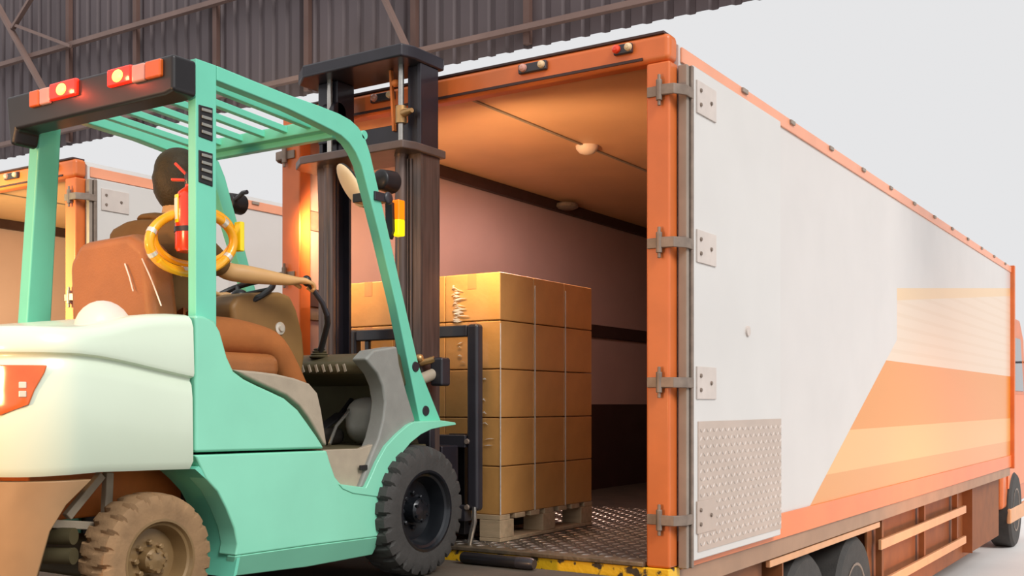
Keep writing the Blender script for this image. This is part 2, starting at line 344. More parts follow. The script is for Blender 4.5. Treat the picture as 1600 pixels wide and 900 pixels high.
        if full:
            b = B(); stud_plate(b, (x1+0.004, y0+0.06, 0.115), (0, 1, 0), (0, 0, 1), 30, 15, 0.04, 0.04, (1, 0, 0), 0.004); b.build('tread_studs', M['plate'], tp)
        for zz in (2.33, 1.60, 0.93, 0.27):
            h = B(); h.cyl((xx-sgn*0.045, YR-0.022, zz-0.05), (xx-sgn*0.045, YR-0.022, zz+0.05), 0.015, 14)
            h.cyl((xx-sgn*0.045, YR-0.022, zz-0.075), (xx-sgn*0.045, YR-0.022, zz+0.075), 0.008, 10)
            h.box(xx-sgn*0.115, xx-sgn*0.045, YR-0.012, YR-0.002, zz-0.025, zz+0.025)
            h.prism([(xx-sgn*0.045, YR-0.03, zz-0.024), (xx+sgn*0.03, YR-0.02, zz-0.026), (xx+sgn*0.07, YR+0.04, zz-0.026), (xx+sgn*0.07, YR+0.13, zz-0.026), (xx+sgn*0.06, YR+0.13, zz-0.026), (xx+sgn*0.058, YR+0.045, zz-0.026), (xx+sgn*0.025, YR-0.008, zz-0.026), (xx-sgn*0.045, YR-0.016, zz-0.03)], (0, 0, 0.05))
            hi = h.build('hinge', M['galv'], d, 0.003)
            hp = B().box(x1, x1+sgn*0.008, y0+0.03, y0+0.27, zz-0.08, zz+0.08).build('hinge_plate', M['plate' if zz > 0.5 else 'doorplate'], d, 0.002)
            for dy, dz in ((0.07, 0.035), (0.07, -0.035), (0.2, 0.0)): B().lathe((x1+sgn*0.008, y0+0.03+dy-0.03, zz+dz), (sgn, 0, 0), [(0, 0.011), (0.007, 0.009)], 8).build('hinge_bolt', M['galv'], d)
        if full: B().lathe((x1, y0+0.72, 1.22), (1, 0, 0), [(0, 0.03), (0.01, 0.028)], 14).build('door_stop', M['plate'], d)
    # latch plates on the left inner wall
    for zz in (1.95, 1.40): B().box(XL+0.10, XL+0.112, YR+0.12, YR+0.22, zz-0.06, zz+0.06).build('latch_plate', M['galv'], t, 0.004)
    # underside
    B().box(XR-0.09, XR-0.005, YR+0.12, YF, -0.09, 0.02).build('sub_frame', M['skirtgrey'], t, 0.006)
    B().box(XL+0.005, XL+0.09, YR+0.12, YF, -0.09, 0.02).build('sub_frame', M['skirtgrey'], t, 0.006)
    for k in range(12): B().box(XL+0.09, XR-0.09, YR+0.3+k*0.83, YR+0.37+k*0.83, -0.10, 0.0).build('cross_member', M['chassis'], t)
    for xx in (-3.05, -3.95): B().box(xx-0.06, xx+0.06, YR+0.15, YF+1.5, -0.38, -0.10).build('chassis_rail', M['chassis'], t)
    B().box(XL+0.15, XR-0.15, YR+0.2, YF, -0.02, 0.0).build('under_floor', M['chassis'], t)
    B().box(XR-0.05, XR-0.02, 6.2, 8.7, -0.145, -0.10).build('side_guard_rail', M['guardrail'], t, 0.006)
    B().box(XR-0.05, XR-0.02, 8.75, 12.2, -0.33, -0.25).build('side_guard_rail', M['guardrail'], t, 0.006)
    B().box(XR-0.05, XR-0.02, 8.75, 12.2, -0.65, -0.57).build('side_guard_rail', M['guardrail'], t, 0.006)
    B().box(XR-0.16, XR-0.13, 8.75, 14.95, -0.86, -0.09).build('side_skirt_panel', M['chassis'], t, 0.01)
    B().box(XR-0.55, XR-0.10, 5.15, 6.30, -0.62, -0.10).build('tool_box', M['chassis'], t, 0.03, 3)
    for yy in (8.9, 10.4, 11.9): B().box(XR-0.10, XR-0.05, yy-0.03, yy+0.03, -0.66, -0.09).build('guard_bracket', M['chassis'], t)
    B().box(-2.80, -2.38, 9.2, 11.6, -0.72, -0.14).build('fuel_tank', M['chassis'], t, 0.05, 3)
    for yy in (7.0, 8.15):
        wheel_truck(t, XR-0.34, yy, 0.47, 1); wheel_truck(t, XL+0.34, yy, 0.47, -1)
    wheel_truck(t, XR-0.34, 15.9, 0.50, 1); wheel_truck(t, XL+0.34, 15.9, 0.50, -1)
    for yy in (6.45, 12.6):
        B().box(XR-0.42, XR-0.03, yy-0.01, yy+0.01, -0.80, -0.10).build('mud_flap', M['chassis'], t)
    # cab
    prof = [(15.15, -0.55), (15.15, 1.85), (15.35, 2.0), (16.6, 2.0), (16.95, 1.75), (17.15, 0.9), (17.2, -0.55)]
    c = B().prism([(-4.65, y, z) for y, z in prof], (2.35, 0, 0)).build('cab', M['orange'], t, 0.05, 3)
    B().prism([(-2.30, y, z) for y, z in ((15.55, 1.0), (15.55, 1.72), (16.55, 1.72), (16.85, 1.0))], (0.012, 0, 0)).build('cab_window', M['glass'], c)
    B().prism([(-2.30, y, z) for y, z in ((15.45, -0.3), (15.45, 0.95), (16.9, 0.95), (16.95, -0.3))], (0.02, 0, 0)).build('cab_door', M['orangerail'], c, 0.01)
    m_ = B().box(-2.12, -1.96, 16.9, 16.97, 1.0, 1.45).box(-2.3, -2.0, 16.93, 16.95, 1.4, 1.43).build('mirror', M['charcoal'], c, 0.02)
    B().box(-2.30, -2.24, 15.4, 16.9, -0.75, -0.55).build('cab_step', M['guardrail'], c, 0.02)
    return t
truck = build_truck('white box truck with orange rear frame and open doors, loaded with the wrapped cartons')
t2 = copy_tree(truck); t2.location = Vector(truck.location)+Vector((-4.74, 0.10, 0)); t2['label'] = 'second open box truck parked behind the forklift seat, empty, at the left edge'

# ------------------------------------------------------------------ pallet and cartons
XP = -3.31; YP = 4.97
pal = empty('wooden_pallet', (XP-0.57, YP+0.53, ZF), 'pale wooden pallet on the truck floor under the carton stack', 'pallet')
for i in range(3):
    y0 = YP+i*0.455
    for j in range(3):
        x0 = XP-0.14-j*0.50
        B().box(x0, x0+0.14, y0, y0+0.14, ZF+0.022, ZF+0.122).build('block', M['wood'], pal, 0.004)
for j in range(3):
    x0 = XP-0.14-j*0.50
    B().box(x0, x0+0.14, YP, YP+1.05, ZF+0.001, ZF+0.022).build('bottom_board', M['wood'], pal, 0.003)
for i in range(7):
    y0 = YP+i*0.158
    B().box(XP-1.14, XP, y0, y0+0.10, ZF+0.122, ZF+0.150).build('deck_board', M['wood'], pal, 0.003)
BH = 0.27; BW = 0.38; BD = 0.35
L5 = ['bottom', 'second from bottom', 'middle', 'second from top', 'top']
def carton(i, j, k, first=[None]):
    x1 = XP-0.003-i*BW; y0 = YP+0.004+j*BD; z0 = ZF+0.151+k*BH
    loc = (x1-BW/2, y0+BD/2, z0)
    if first[0] is None:
        o = B().box(x1-BW+0.003, x1, y0, y0+BD-0.003, z0, z0+BH-0.004).build('cardboard_box', M['card'], None, 0.006, 3, loc=loc)
        b = B(); e = 0.0012; m = x1-BW/2
        b.box(m-0.03, m+0.03, y0-e, y0, z0+BH-0.09, z0+BH-0.006)
        b.build('tape', M['tape'], o); first[0] = o
    else:
        o = copy_tree(first[0]); o.location = loc
    where = {(0, 0): 'at the near corner', (1, 0): 'centre of the forklift side', (2, 0): 'far left behind the mast',
             (0, 1): 'centre of the right side', (0, 2): 'deepest on the right side'}[(i, j)]
    tag(o, 'brown carton, %s layer of the stack, %s' % (L5[k], where), 'box', 'wrapped cartons on the pallet')
for k in range(5):
    for i, j in ((0, 0), (1, 0), (2, 0), (0, 1), (0, 2)): carton(i, j, k)
# stretch film: wrinkled patches and the tight edges round the load
fb = B(); zt = ZF+0.151+5*BH; z0_ = ZF+0.151
for xx, yy, dx, dy in ((XP+0.002, YP+0.0, -0.008, 0.004), (XP+0.003, YP+0.36, 0, 0.005), (XP+0.003, YP+0.71, 0, 0.005)):
    fb.box(xx-0.004, xx, yy, yy+dy+0.002, z0_, zt-0.05-0.24*(yy == YP))
def wrinkle(x0, x1, z0, z1, n):
    for q in range(n):
        za = z0+(z1-z0)*(q+random.random()*0.6)/n; w = (x1-x0)*random.uniform(0.3, 1)*(0.35+0.65*(1-(q/n)))
        xa = x0+random.uniform(0, 0.02)
        fb.prism([(xa, YP-0.002, za), (xa+w*0.5, YP-0.005, za+random.uniform(-.006, .006)), (xa+w, YP-0.002, za+random.uniform(-.01, .01)), (xa+w*0.5, YP-0.004, za+0.007)], (0, 0.003, 0))
wrinkle(-3.645, -3.48, zt-0.27, zt-0.06, 22); wrinkle(-3.43, -3.35, 0.55, 1.0, 6); wrinkle(-3.60, -3.5, 1.05, 1.2, 4)
tag(fb.build('stretch_film', M['film']), 'clear wrinkled stretch film clinging to the carton stack edges', 'film')

# ------------------------------------------------------------------ dock bumper
pa = px(722, 872, 'Y', 4.56); pb = px(835, 884, 'Y', 4.56)
r = 0.030; zz = 0.0315
bp = empty('dock_bumper', (pa.x, 4.56, 0), 'black rubber roller lying on the dock edge beside the yellow sill', 'bumper')
B().lathe((pa.x, 4.56, zz), (1, 0, 0), [(0, r*0.8), (0.01, r), (pb.x-pa.x-0.1, r)], 20).build('roller', M['black'], bp)
B().lathe((pb.x-0.10, 4.56, zz), (1, 0, 0), [(0, r*1.02), (0.01, r*1.04), (0.08, r*1.04), (0.1, r*0.8)], 20).build('end_cap', M['charcoal'], bp)

# ------------------------------------------------------------------ forklift
XB = -3.22; FL = -4.44; XC = (XB+FL)/2; XG = -3.27; GL = -4.29
FK = empty('forklift', (XC, 3.35, 0), 'mint green counterbalance forklift driving its load into the truck', 'forklift')
def sp(u, v, x=XB): return px(u, v, 'X', x)
def mir(p): p = Vector(p); return Vector((XB+FL-p.x, p.y, p.z))
def side(pts, x=XB, t=0.05, both=False, b=None):
    b = b or B(); q = [sp(u, v, x) for u, v in pts]
    b.prism(q, (-t, 0, 0))
    if both: b.prism([mir(p) for p in q], (t, 0, 0))
    return b
# counterweight loft
R = 0.26; YRR = 2.05; YFE = sp(302, 600).y
half = [Vector((XB, YFE-(YFE-(YRR+R))*k/10)) for k in range(10)]
half += [Vector((XB-R+R*math.cos(a), YRR+R-R*math.sin(a))) for a in [math.pi/2*k/12 for k in range(13)]]
half += [Vector((XB-R-(XB-R-XC)*k/5, YRR)) for k in range(1, 5)]
plan = half+[Vector((XC, YRR))]+[Vector((XB+FL-p.x, p.y)) for p in reversed(half)]
nh = len(half)
def pnorm(i):
    a = plan[max(i-1, 0)]; c = plan[min(i+1, len(plan)-1)]; d = (c-a).normalized(); return Vector((-d.y, d.x))  # outward
if pnorm(0).x < 0: _pn = pnorm; pnorm = lambda i: -_pn(i)
def interp(tab, y):
    if y <= tab[0][0]: return tab[0][1]
    for (a, va), (c, vc) in zip(tab, tab[1:]):
        if y <= c: f = (y-a)/(c-a); f = f*f*(3-2*f) if False else f; return va+(vc-va)*f
    return tab[-1][1]
def tabl(pts): return sorted((sp(u, v).y, sp(u, v).z) for u, v in pts)
TOP = tabl([(120, 509), (140, 508), (165, 505), (190, 499), (215, 493), (240, 490), (270, 489), (303, 491)])
CRE = tabl([(120, 556), (160, 561), (200, 569), (250, 581), (303, 593)])
BOT = tabl([(60, 748), (160, 738), (303, 733)])
rings = []
prof = [('b', 0, -0.02), ('b', 0.03, 0), ('c', -0.07, -0.004), ('c', -0.022, -0.010), ('c', -0.006, -0.020), ('c', 0.003, -0.018), ('c', 0.010, 0.002), ('c', 0.022, 0.006), ('t', -0.05, 0.0), ('t', -0.022, -0.010), ('t', -0.007, -0.026), ('t', 0, -0.05)]
for w, dz, off in prof:
    rg = []
    for i, p in enumerate(plan):
        n = pnorm(i); q = p+n*off
        if i in (0, len(plan)-1): q = Vector((p.x+(off if i == 0 else -off), p.y))
        tb = {'b': BOT, 'c': CRE, 't': TOP}[w]
        rg.append(Vector((q.x, q.y, interp(tb, p.y)+dz)))
    rings.append(rg)
b = B(); vs = b.ring_loft(rings, False)
for row in (vs[0], vs[-1]):
    n = len(row)
    for i in range(n//2-1): b.b.faces.new((row[i], row[i+1], row[n-2-i], row[n-1-i])) if i+1 != n-2-i else None
    b.b.faces.new((row[n//2-1], row[n//2], row[n//2+1]))
b.b.faces.new([r_[0] for r_ in vs]+[r_[-1] for r_ in reversed(vs)])
cw = b.build('counterweight', M['mintflare'], FK, angle=50)
def planpt(s):  # s = arc position in index units
    i = int(max(0, min(len(plan)-2, math.floor(s)))); f = s-i
    p = plan[i].lerp(plan[i+1], f); n = pnorm(i).lerp(pnorm(i+1), f).normalized(); return p, n
def s_of_u(u):
    best = min(range(0, 240), key=lambda k: abs((lambda p: 800+FPX*(RV.x*p.x+RV.y*p.y)/(FV.x*p.x+FV.y*p.y))(planpt(k*0.1)[0])-u)); return best*0.1
def patch(edge, s1, off, th, ns=14):
    b = B(); outer = []; inner = []
    for z, s0 in edge:
        ro = []; ri = []
        for k in range(ns+1):
            p, n = planpt(s0+(s1-s0)*k/ns); o = p+n*off; i_ = p+n*(off-th)
            ro.append(Vector((o.x, o.y, z))); ri.append(Vector((i_.x, i_.y, z)))
        outer.append(ro+ri[::-1])
    b.ring_loft(outer, True, True); return b
zl = lambda v: CH+(HOR-v)*3.62/FPX
patch([(zl(649), s_of_u(2)), (zl(632), s_of_u(46)), (zl(610), s_of_u(54)), (zl(582), s_of_u(71)), (zl(571), s_of_u(73))], 22.5, 0.008, 0.03).build('tail_lamp', M['taillens'], FK, 0.004)
for vv, mm, a0, a1 in ((600, 'pinkcream', 30, 42), (614, 'silver', 30, 42)):
    patch([(zl(vv+7), s_of_u(a1)), (zl(vv-3), s_of_u(a1))], s_of_u(a0), 0.011, 0.008, 4).build('lamp_reflector', M[mm], FK, 0.003)
patch([(0.22, s_of_u(52)), (zl(830), s_of_u(78)), (zl(790), s_of_u(106)), (zl(752), s_of_u(148))], len(plan)-1-s_of_u(100), -0.012, 0.05, 40).build('rear_skirt', M['skirt'], FK, 0.004)
B().ball((-3.405, 2.50, 1.085), (0.085, 0.115, 0.12)).build('rear_cover', M['pinkcream'], FK)
# hood
hood = [(306, 492), (320, 494), (336, 502), (345, 518), (350, 536), (356, 558), (366, 580), (382, 592), (402, 602), (424, 612), (445, 622), (466, 640), (482, 662), (496, 682), (508, 701), (306, 707)]
hd = side(hood, XB, XB-FL).build('engine_hood', M['mint'], FK, 0.012, 3)
lo = [(305, 711), (511, 704), (516, 722), (524, 745), (536, 760), (552, 768), (596, 769), (597, 800), (597, 838), (480, 853), (368, 869), (371, 850), (366, 825), (354, 795), (340, 768), (322, 748)]
B_ = side(lo, XB, 0.10)
q = [sp(597, 838), sp(480, 853), sp(368, 869)]; q2 = [sp(362, 901, XB-0.05), sp(480, 886, XB-0.05), sp(582, 867, XB-0.05)]
B_.build('side_panel', M['mint'], FK, 0.008)
b = B(); al = q+q2; b.prism(al, (-0.05, 0, 0)); b.build('sill_skirt', M['mint'], FK, 0.006)
b = B(); b.prism([mir(sp(u, v)) for u, v in lo], (0.10, 0, 0)); b.build('side_panel', M['mint'], FK, 0.008)
b = B(); b.prism([mir(p) for p in al], (0.05, 0, 0)); b.build('sill_skirt', M['mint'], FK, 0.006)
# rear arch liner (front side of the rear wheel arch)
A_ = [(305, 733), (324, 750), (342, 770), (356, 797), (367, 828), (371, 850), (371, 872), (365, 903)]
b = B(); pa_ = [sp(u, v) for u, v in A_]
b.prism([p+Vector((-0.004, 0.002, 0)) for p in pa_]+[p+Vector((-0.004, 0.02, 0.01)) for p in reversed(pa_)], (-0.22, 0, 0)).build('arch_liner', M['teal'], FK)
b = B(); b.prism([mir(p)+Vector((0.004, 0.002, 0)) for p in pa_]+[mir(p)+Vector((0.004, 0.02, 0.01)) for p in reversed(pa_)], (0.22, 0, 0)).build('arch_liner', M['teal'], FK)
yc0 = sp(330, 750).y
B().box(FL+0.12, XB-0.12, yc0+0.14, 4.22, 0.17, 0.60).build('chassis', M['charcoal'], FK, 0.01)
B().box(FL+0.30, XB-0.34, 2.30, yc0+0.2, 0.40, 0.575).build('inner_frame', M['glowpaint'], FK, 0.01)
B().box(FL+0.25, XB-0.25, 2.53, 2.71, 0.17, 0.31).build('steer_axle', M['olive'], FK, 0.02)
b = B(); xk = -3.44
b.bar(sp(169, 738, xk), sp(166, 805, xk), 0.03, 0.032, (0, 1, 0)); b.bar(sp(158, 742, xk), sp(104, 808, xk), 0.03, 0.03, (0, 1, 0)); b.bar(sp(78, 818, xk), sp(152, 822, xk), 0.03, 0.03)
b.build('axle_bracket', M['warmgrey'], FK, 0.004)
b = B()
for dz in (0.36, 0.29): b.cyl((XB-0.3, 2.30, dz), (XB-0.16, 2.36, dz), 0.03)
b.build('steer_cylinder', M['olive'], FK)
# front fender, cowl, step
fe = [(648, 659), (690, 657), (712, 660), (713, 664), (692, 667), (674, 671), (658, 679), (642, 692), (628, 709), (614, 735), (604, 757), (599, 769), (596, 777), (588, 776), (552, 771), (536, 764), (529, 756), (572, 762), (580, 745), (590, 722), (604, 697), (622, 678), (638, 664)]
side(fe, XB+0.005, 0.13).build('front_fender', M['mint'], FK, 0.004)
b = B(); b.prism([mir(sp(u, v)) for u, v in fe], (0.13, 0, 0)); b.build('front_fender', M['mint'], FK, 0.004)
co = [(571, 561), (584, 547), (621, 541), (625, 570), (636, 612), (650, 658), (630, 671), (612, 688), (594, 713), (580, 742), (572, 761), (561, 764), (570, 740), (581, 711), (592, 684), (599, 655), (602, 627), (598, 603), (590, 584)]
side(co, XB-0.015, 0.09).build('cowl_panel', M['grey'], FK, 0.012, 3)
b = B(); b.prism([mir(sp(u, v)) for u, v in co], (0.09, 0, 0)); b.build('cowl_panel', M['grey'], FK, 0.012)
st = [(505, 703), (562, 701), (584, 694), (600, 690), (585, 764), (532, 766), (520, 745)]
side(st, XB-0.035, 0.03).build('step_well', M['warmgrey'], FK, 0.004)
b = B(); b.prism([mir(sp(u, v)) for u, v in st], (0.03, 0, 0)); b.build('step_well', M['warmgrey'], FK, 0.004)
B().box(*sorted((sp(695, 732, XB).x-0.012, XB-0.024)), sp(567, 732).y, sp(578, 732).y, sp(570, 735).z, sp(570, 727).z).build('step_catch', M['black'], FK, 0.003)
zfl = 0.628
B().box(FL+0.08, XB-0.05, 3.40, 4.25, zfl-0.03, zfl).build('floor_plate', M['olive'], FK, 0.004)
B().prism([(FL+0.1, 4.20, zfl), (FL+0.1, 4.05, 1.02), (FL+0.1, 4.12, 1.02), (FL+0.1, 4.28, zfl)], (XB-FL-0.22, 0, 0)).build('toe_board', M['olive'], FK)
B().box(XB-0.34, XB-0.10, 3.93, 4.20, zfl, 0.86).build('wheel_cover', M['grey'], FK, 0.09, 4)
b = B(); b.bar((-3.62, 4.02, 0.78), (-3.62, 3.86, 0.70), 0.07, 0.012); b.bar((-3.62, 4.1, 0.85), (-3.62, 4.0, 0.76), 0.02, 0.02); b.build('pedal', M['black'], FK, 0.003)
b = B(); b.tube([(-3.45, 3.75, zfl+0.01), (-3.5, 3.85, 0.72), (-3.5, 3.95, 0.80)], 0.008, 8); b.build('pedal_lever', M['steel'], FK)
# dash
da = [(572, 562), (588, 546), (624, 541), (640, 600), (604, 600), (588, 580)]
b = B(); Y0 = sp(571, 560, XB-0.1).y
b.prism([(XB-0.09, Y0, 0.97), (XB-0.09, Y0, 1.02), (XB-0.09, Y0+0.06, 1.055), (XB-0.09, Y0+0.36, 1.085), (XB-0.09, Y0+0.40, 0.9), (XB-0.09, Y0+0.2, 0.92)], (-(XB-FL-0.18), 0, 0))
dash = b.build('dashboard', M['olive'], FK, 0.02, 3)
b = B()
for k in range(7): b.bar((-3.44-k*0.045, Y0-0.002, 0.978), (-3.44-k*0.045-0.014, Y0-0.002, 1.015), 0.004, 0.016, (1, 0, 0))
b.build('air_vent', M['warmgrey'], dash, 0.002)
pod = [(362, 478), (372, 462), (392, 457), (440, 456), (456, 462), (466, 485), (475, 520), (478, 556), (474, 590), (440, 592), (400, 570), (378, 530), (366, 505)]
pd = side(pod, -3.68, 0.20).build('column_cover', M['pod'], FK, 0.025, 3)
c0 = sp(437, 513, -3.68); B().lathe(c0, (1, 0, 0), [(0, 0.03), (0.006, 0.03), (0.008, 0.016), (0.016, 0.014)], 22).build('ignition_switch', M['silver'], pd)
b = B(); wc = Vector((-3.84, 3.56, 1.335)); wn = Vector((0, -0.5, 0.866)); wu = Vector((1, 0, 0)); wv = wn.cross(wu)
b.tube([wc+(wu*math.cos(a)+wv*math.sin(a))*0.165 for a in [2*math.pi*k/36 for k in range(36)]], 0.014, 10, True)
for a in (0.3, 2.4, 4.5): b.tube([wc, wc+(wu*math.cos(a)+wv*math.sin(a))*0.16], 0.011, 8)
b.ball(wc, (0.04, 0.04, 0.03)); b.cyl(wc, wc-wn*0.25, 0.028)
b.build('steering_wheel', M['black'], FK)
kn = Vector((-3.503, 3.655, 1.392))
l1 = px(512, 488, 'Y', 3.80); l2 = px(508, 520, 'Y', 3.86); l3 = px(499, 548, 'Y', 3.92)
b = B(); b.tube([kn, kn.lerp(l1, 0.35)+Vector((0, 0, 0.004)), kn.lerp(l1, 0.75)+Vector((0, 0, 0.008)), l1+Vector((0, -.005, -0.01)), l1.lerp(l2, 0.5)+Vector((0, .008, 0)), l2, l3+Vector((0, 0, -0.02))], [0.010, 0.012, 0.013, 0.015, 0.016, 0.016, 0.016], 12); b.build('control_lever', M['charcoal'], FK)
B().ball(kn, (0.022, 0.022, 0.026)).build('lever_knob', M['black'], FK)
b = B()
for k in range(4): b.lathe(l3+Vector((0, 0, -0.035+k*0.012)), (0, 0, 1), [(0, 0.045-k*0.007), (0.006, 0.05-k*0.007), (0.012, 0.04-k*0.007)], 18)
b.build('lever_boot', M['olive'], FK)
# hood trim
tr = [(364, 577), (400, 580), (432, 584), (462, 591), (484, 599), (497, 614), (503, 640), (512, 697), (505, 694), (494, 672), (482, 652), (468, 634), (448, 618), (424, 607), (402, 597), (382, 587)]
side(tr, XB-0.012, 0.16).build('hood_trim', M['warmgrey'], FK, 0.012, 3)
# seat
B().box(-4.06, -3.50, 2.98, 3.50, 0.93, 1.05).build('seat_cushion', M['seat'], FK, 0.05, 4)
b = B(); b.prism([(-4.08, 2.83, 1.0), (-4.06, 2.80, 1.42), (-3.98, 2.80, 1.505), (-3.66, 2.80, 1.515), (-3.56, 2.80, 1.45), (-3.52, 2.83, 1.0)], (0, 0.15, 0))
bk = b.build('seat_backrest', M['seat'], FK, 0.045, 4)
b = B()
for pp in (((195, 412), (202, 432), (208, 455)), ((222, 404), (238, 440), (252, 478))): b.tube([px(u, v, 'Y', 2.797) for u, v in pp], 0.003, 6)
b.build('seat_piping', M['pinkcream'], bk)
# overhead guard
uo = [(339, 102), (400, 127), (450, 147), (500, 165), (530, 177), (548, 187), (560, 198), (570, 213), (579, 240), (590, 288), (604, 348), (634, 480), (655, 572), (690, 659)]
ui = [(657, 661), (640, 578), (620, 480), (594, 370), (575, 296), (565, 258), (556, 238), (546, 223), (534, 212), (518, 203), (490, 189), (450, 170), (400, 150), (339, 126)]
def guard(m):
    b = B(); q = [sp(u, v, XG) for u, v in uo+ui]; f = (lambda p: Vector((XG+GL-p.x, p.y, p.z))) if m else (lambda p: p)
    b.prism([f(p) for p in q], (0.055 if m else -0.055, 0, 0)); return b
for m in (0, 1):
    gd = guard(m).build('guard_rail', M['teal'], FK, 0.006)
    f = (lambda p: Vector((XG+GL-p.x, p.y, p.z))) if m else (lambda p: p)
    for u, v in ((649, 573), (665, 642)): B().lathe(f(sp(u, v, XG)), (-1 if m else 1, 0, 0), [(0, 0.026), (0.005, 0.024)], 18).build('bolt_cap', M['charcoal'], gd)
    B().cyl(f(sp(570, 211, XG)), f(sp(570, 211, XG)+Vector((-0.02, 0, 0))), 0.022).build('lifting_lug', M['teal'], gd, 0.003)
yp0 = sp(306, 200, XG).y; yp1 = sp(338.5, 200, XG).y; zp1 = sp(320, 97, XG).z; zp0 = sp(320, 495, XG).z-0.12
B().prism([(XG, yp0, zp0), (XG, yp1, zp0), (XG, yp1, sp(338, 102, XG).z), (XG, yp0, sp(307, 91, XG).z)], (-0.045, 0, 0)).build('rear_pillar', M['teal'], FK, 0.004)
lb = Vector((-0.10, 0, 0))
xl0 = GL-0.03
B().prism([(xl0, yp0, 1.0)+lb if False else (xl0-0.10, yp0-0.02, 1.0), (xl0-0.03, yp0-0.02, 1.0), (xl0-0.03, yp1, 1.0), (xl0-0.10, yp1, 1.0)], (0, 0, 0),
          [(xl0, yp0, zp1), (xl0+0.07, yp0, zp1), (xl0+0.07, yp1, zp1), (xl0, yp1, zp1)]).build('rear_pillar', M['teal'], FK, 0.008)
for v0, v1 in ((163, 219), (234, 290)):
    c_ = [sp(311, v0, XG+0.004), sp(333, v0+6, XG+0.004), sp(333, v1+2, XG+0.004), sp(311, v1-6, XG+0.004)]
    vt = B().prism(c_, (-0.006, 0, 0)).build('pillar_vent', M['black'], FK, 0.003)
    b = B()
    for k in range(4):
        f = (k+0.6)/4.4; a = c_[0].lerp(c_[3], f); e = c_[1].lerp(c_[2], f)
        b.bar(a.lerp(e, 0.15)+Vector((0.004, 0, 0)), a.lerp(e, 0.85)+Vector((0.004, 0, 0)), 0.006, 0.012)
    b.build('louvre', M['grey'], vt, 0.002)
zr = lambda y: 2.118-(y-2.9)*0.065
ya, yb = yp0+0.02, 3.60
b = None
for k in range(6):
    xx = XG-0.055-0.085-k*0.145
    B().bar((xx, ya, zr(ya)), (xx, yb, zr(yb)), 0.03, 0.03).build('guard_slat', M['teal'], FK, 0.004)
B().box(GL+0.05, XG-0.05, yb-0.03, yb+0.10, zr(yb)-0.03, zr(yb)+0.025).build('cross_plate', M['teal'], FK, 0.005)
yh = sp(534, 206, XG).y; zh = sp(534, 208, XG).z
B().box(GL+0.04, XG-0.04, yh-0.02, yh+0.02, zh-0.018, zh+0.018).build('front_header', M['teal'], FK, 0.005)
B().box(GL+0.05, XG-0.045, yp0+0.0, yp0+0.06, 2.03, 2.10).build('rear_header', M['teal'], FK, 0.005)
# rear lamp bar
y0, y1 = 2.685, 2.80; zt_, zb_ = 2.132, 1.985
prof_r = [(-4.32, zt_), (XG+0.02, zt_), (XG+0.02, zb_+0.01), (XG-0.03, zb_), (-4.24, zb_), (-4.26, zb_-0.06), (-4.29, zb_-0.06)]
lb_ = B().prism([(x, y0, z) for x, z in prof_r], (0, y1-y0, 0)).build('lamp_bar', M['black'], FK, 0.018, 3)
YLp = y0-0.004
for ub, cols in ((((170, 208), (208, 229), (229, 254)), ('redlamp', 'clearlens', 'amber')), (((80, 122), (64, 80), (48, 64)), ('redlamp', 'clearlens', 'amber'))):
    for (ua, uz), cm in zip(ub, cols):
        um = (ua+uz)/2; vm = 124+(190-um)*0.243
        a = px(ua, vm, 'Y', YLp); c = px(uz, vm, 'Y', YLp)
        le = B().box(a.x+0.001, c.x-0.001, YLp-0.012, YLp+0.01, a.z-0.034, a.z+0.034).build('tail_light', M[cm], lb_, 0.008)
        if cm == 'redlamp': B().ball(((a.x+c.x)/2-0.005, YLp-0.012, a.z), (0.032, 0.008, 0.024)).build('bulb_glow', M['bulb'], lb_); lamp('tail_glow', 'POINT', ((a.x+c.x)/2, YLp-0.06, a.z), None, 0.9, (1.0, 0.08, 0.03), 0.01)
# mirror, lamps on the front pillar
b = B(); p = sp(588, 309, XG-0.03); b.box(p.x-0.10, p.x+0.04, p.y-0.055, p.y+0.05, p.z-0.022, p.z+0.02)
b.ball((p.x+0.04, p.y+0.04, p.z), (0.012, 0.03, 0.03)); b.build('mirror_bracket', M['charcoal'], FK, 0.006)
ma = px(530, 262, 'Y', 3.98); mb = px(566, 318, 'Y', 3.98); ax = (mb-ma).normalized(); nrm = Vector((-0.55, -0.75, 0.35)); nrm = (nrm-ax*nrm.dot(ax)).normalized(); t3 = nrm.cross(ax)
rot = Matrix((ax, t3, nrm)).transposed()
mo = B().ball((ma+mb)/2, ((mb-ma).length/2*1.15, 0.052, 0.022), rot, 24).build('side_mirror', M['cream'], FK)
B().ball((ma+mb)/2-nrm*0.012, ((mb-ma).length/2*1.17, 0.055, 0.012), rot, 24).build('mirror_rim', M['black'], mo)
def headlamp(x, y, z):
    h = B().lathe((x, y-0.06, z), (0, 1, 0), [(0, 0.035), (0.01, 0.05), (0.09, 0.056), (0.11, 0.056)], 24).build('headlamp', M['black'], FK, 0.006)
    B().lathe((x, y+0.051, z), (0, 1, 0), [(0, 0.05), (0.008, 0.04), (0.012, 0.01)], 20).build('lamp_lens', M['bulb'], h)
hp_ = px(604, 283, 'Y', 4.10); headlamp(hp_.x, 4.10, hp_.z)
hq_ = px(367, 318, 'Y', 4.10); headlamp(hq_.x, 4.10, hq_.z)
B().tube([(hq_.x, 4.08, hq_.z), (GL-0.02, 4.02, hq_.z+0.03), (GL+0.01, 4.02, hq_.z+0.03)], 0.012, 8).build('lamp_arm', M['charcoal'], FK)
for c, en in (((hp_.x+0.02, 4.70, hp_.z), 62), ((hq_.x, 4.70, hq_.z), 40)):
    lamp('headlamp_light', 'SPOT', c, (c[0]-0.1, 7, 1.45), en, (1.0, 0.66, 0.34), 0.06, math.radians(150), 0.6)
a = px(601, 310, 'Y', 4.05); c = px(612, 374, 'Y', 4.05)
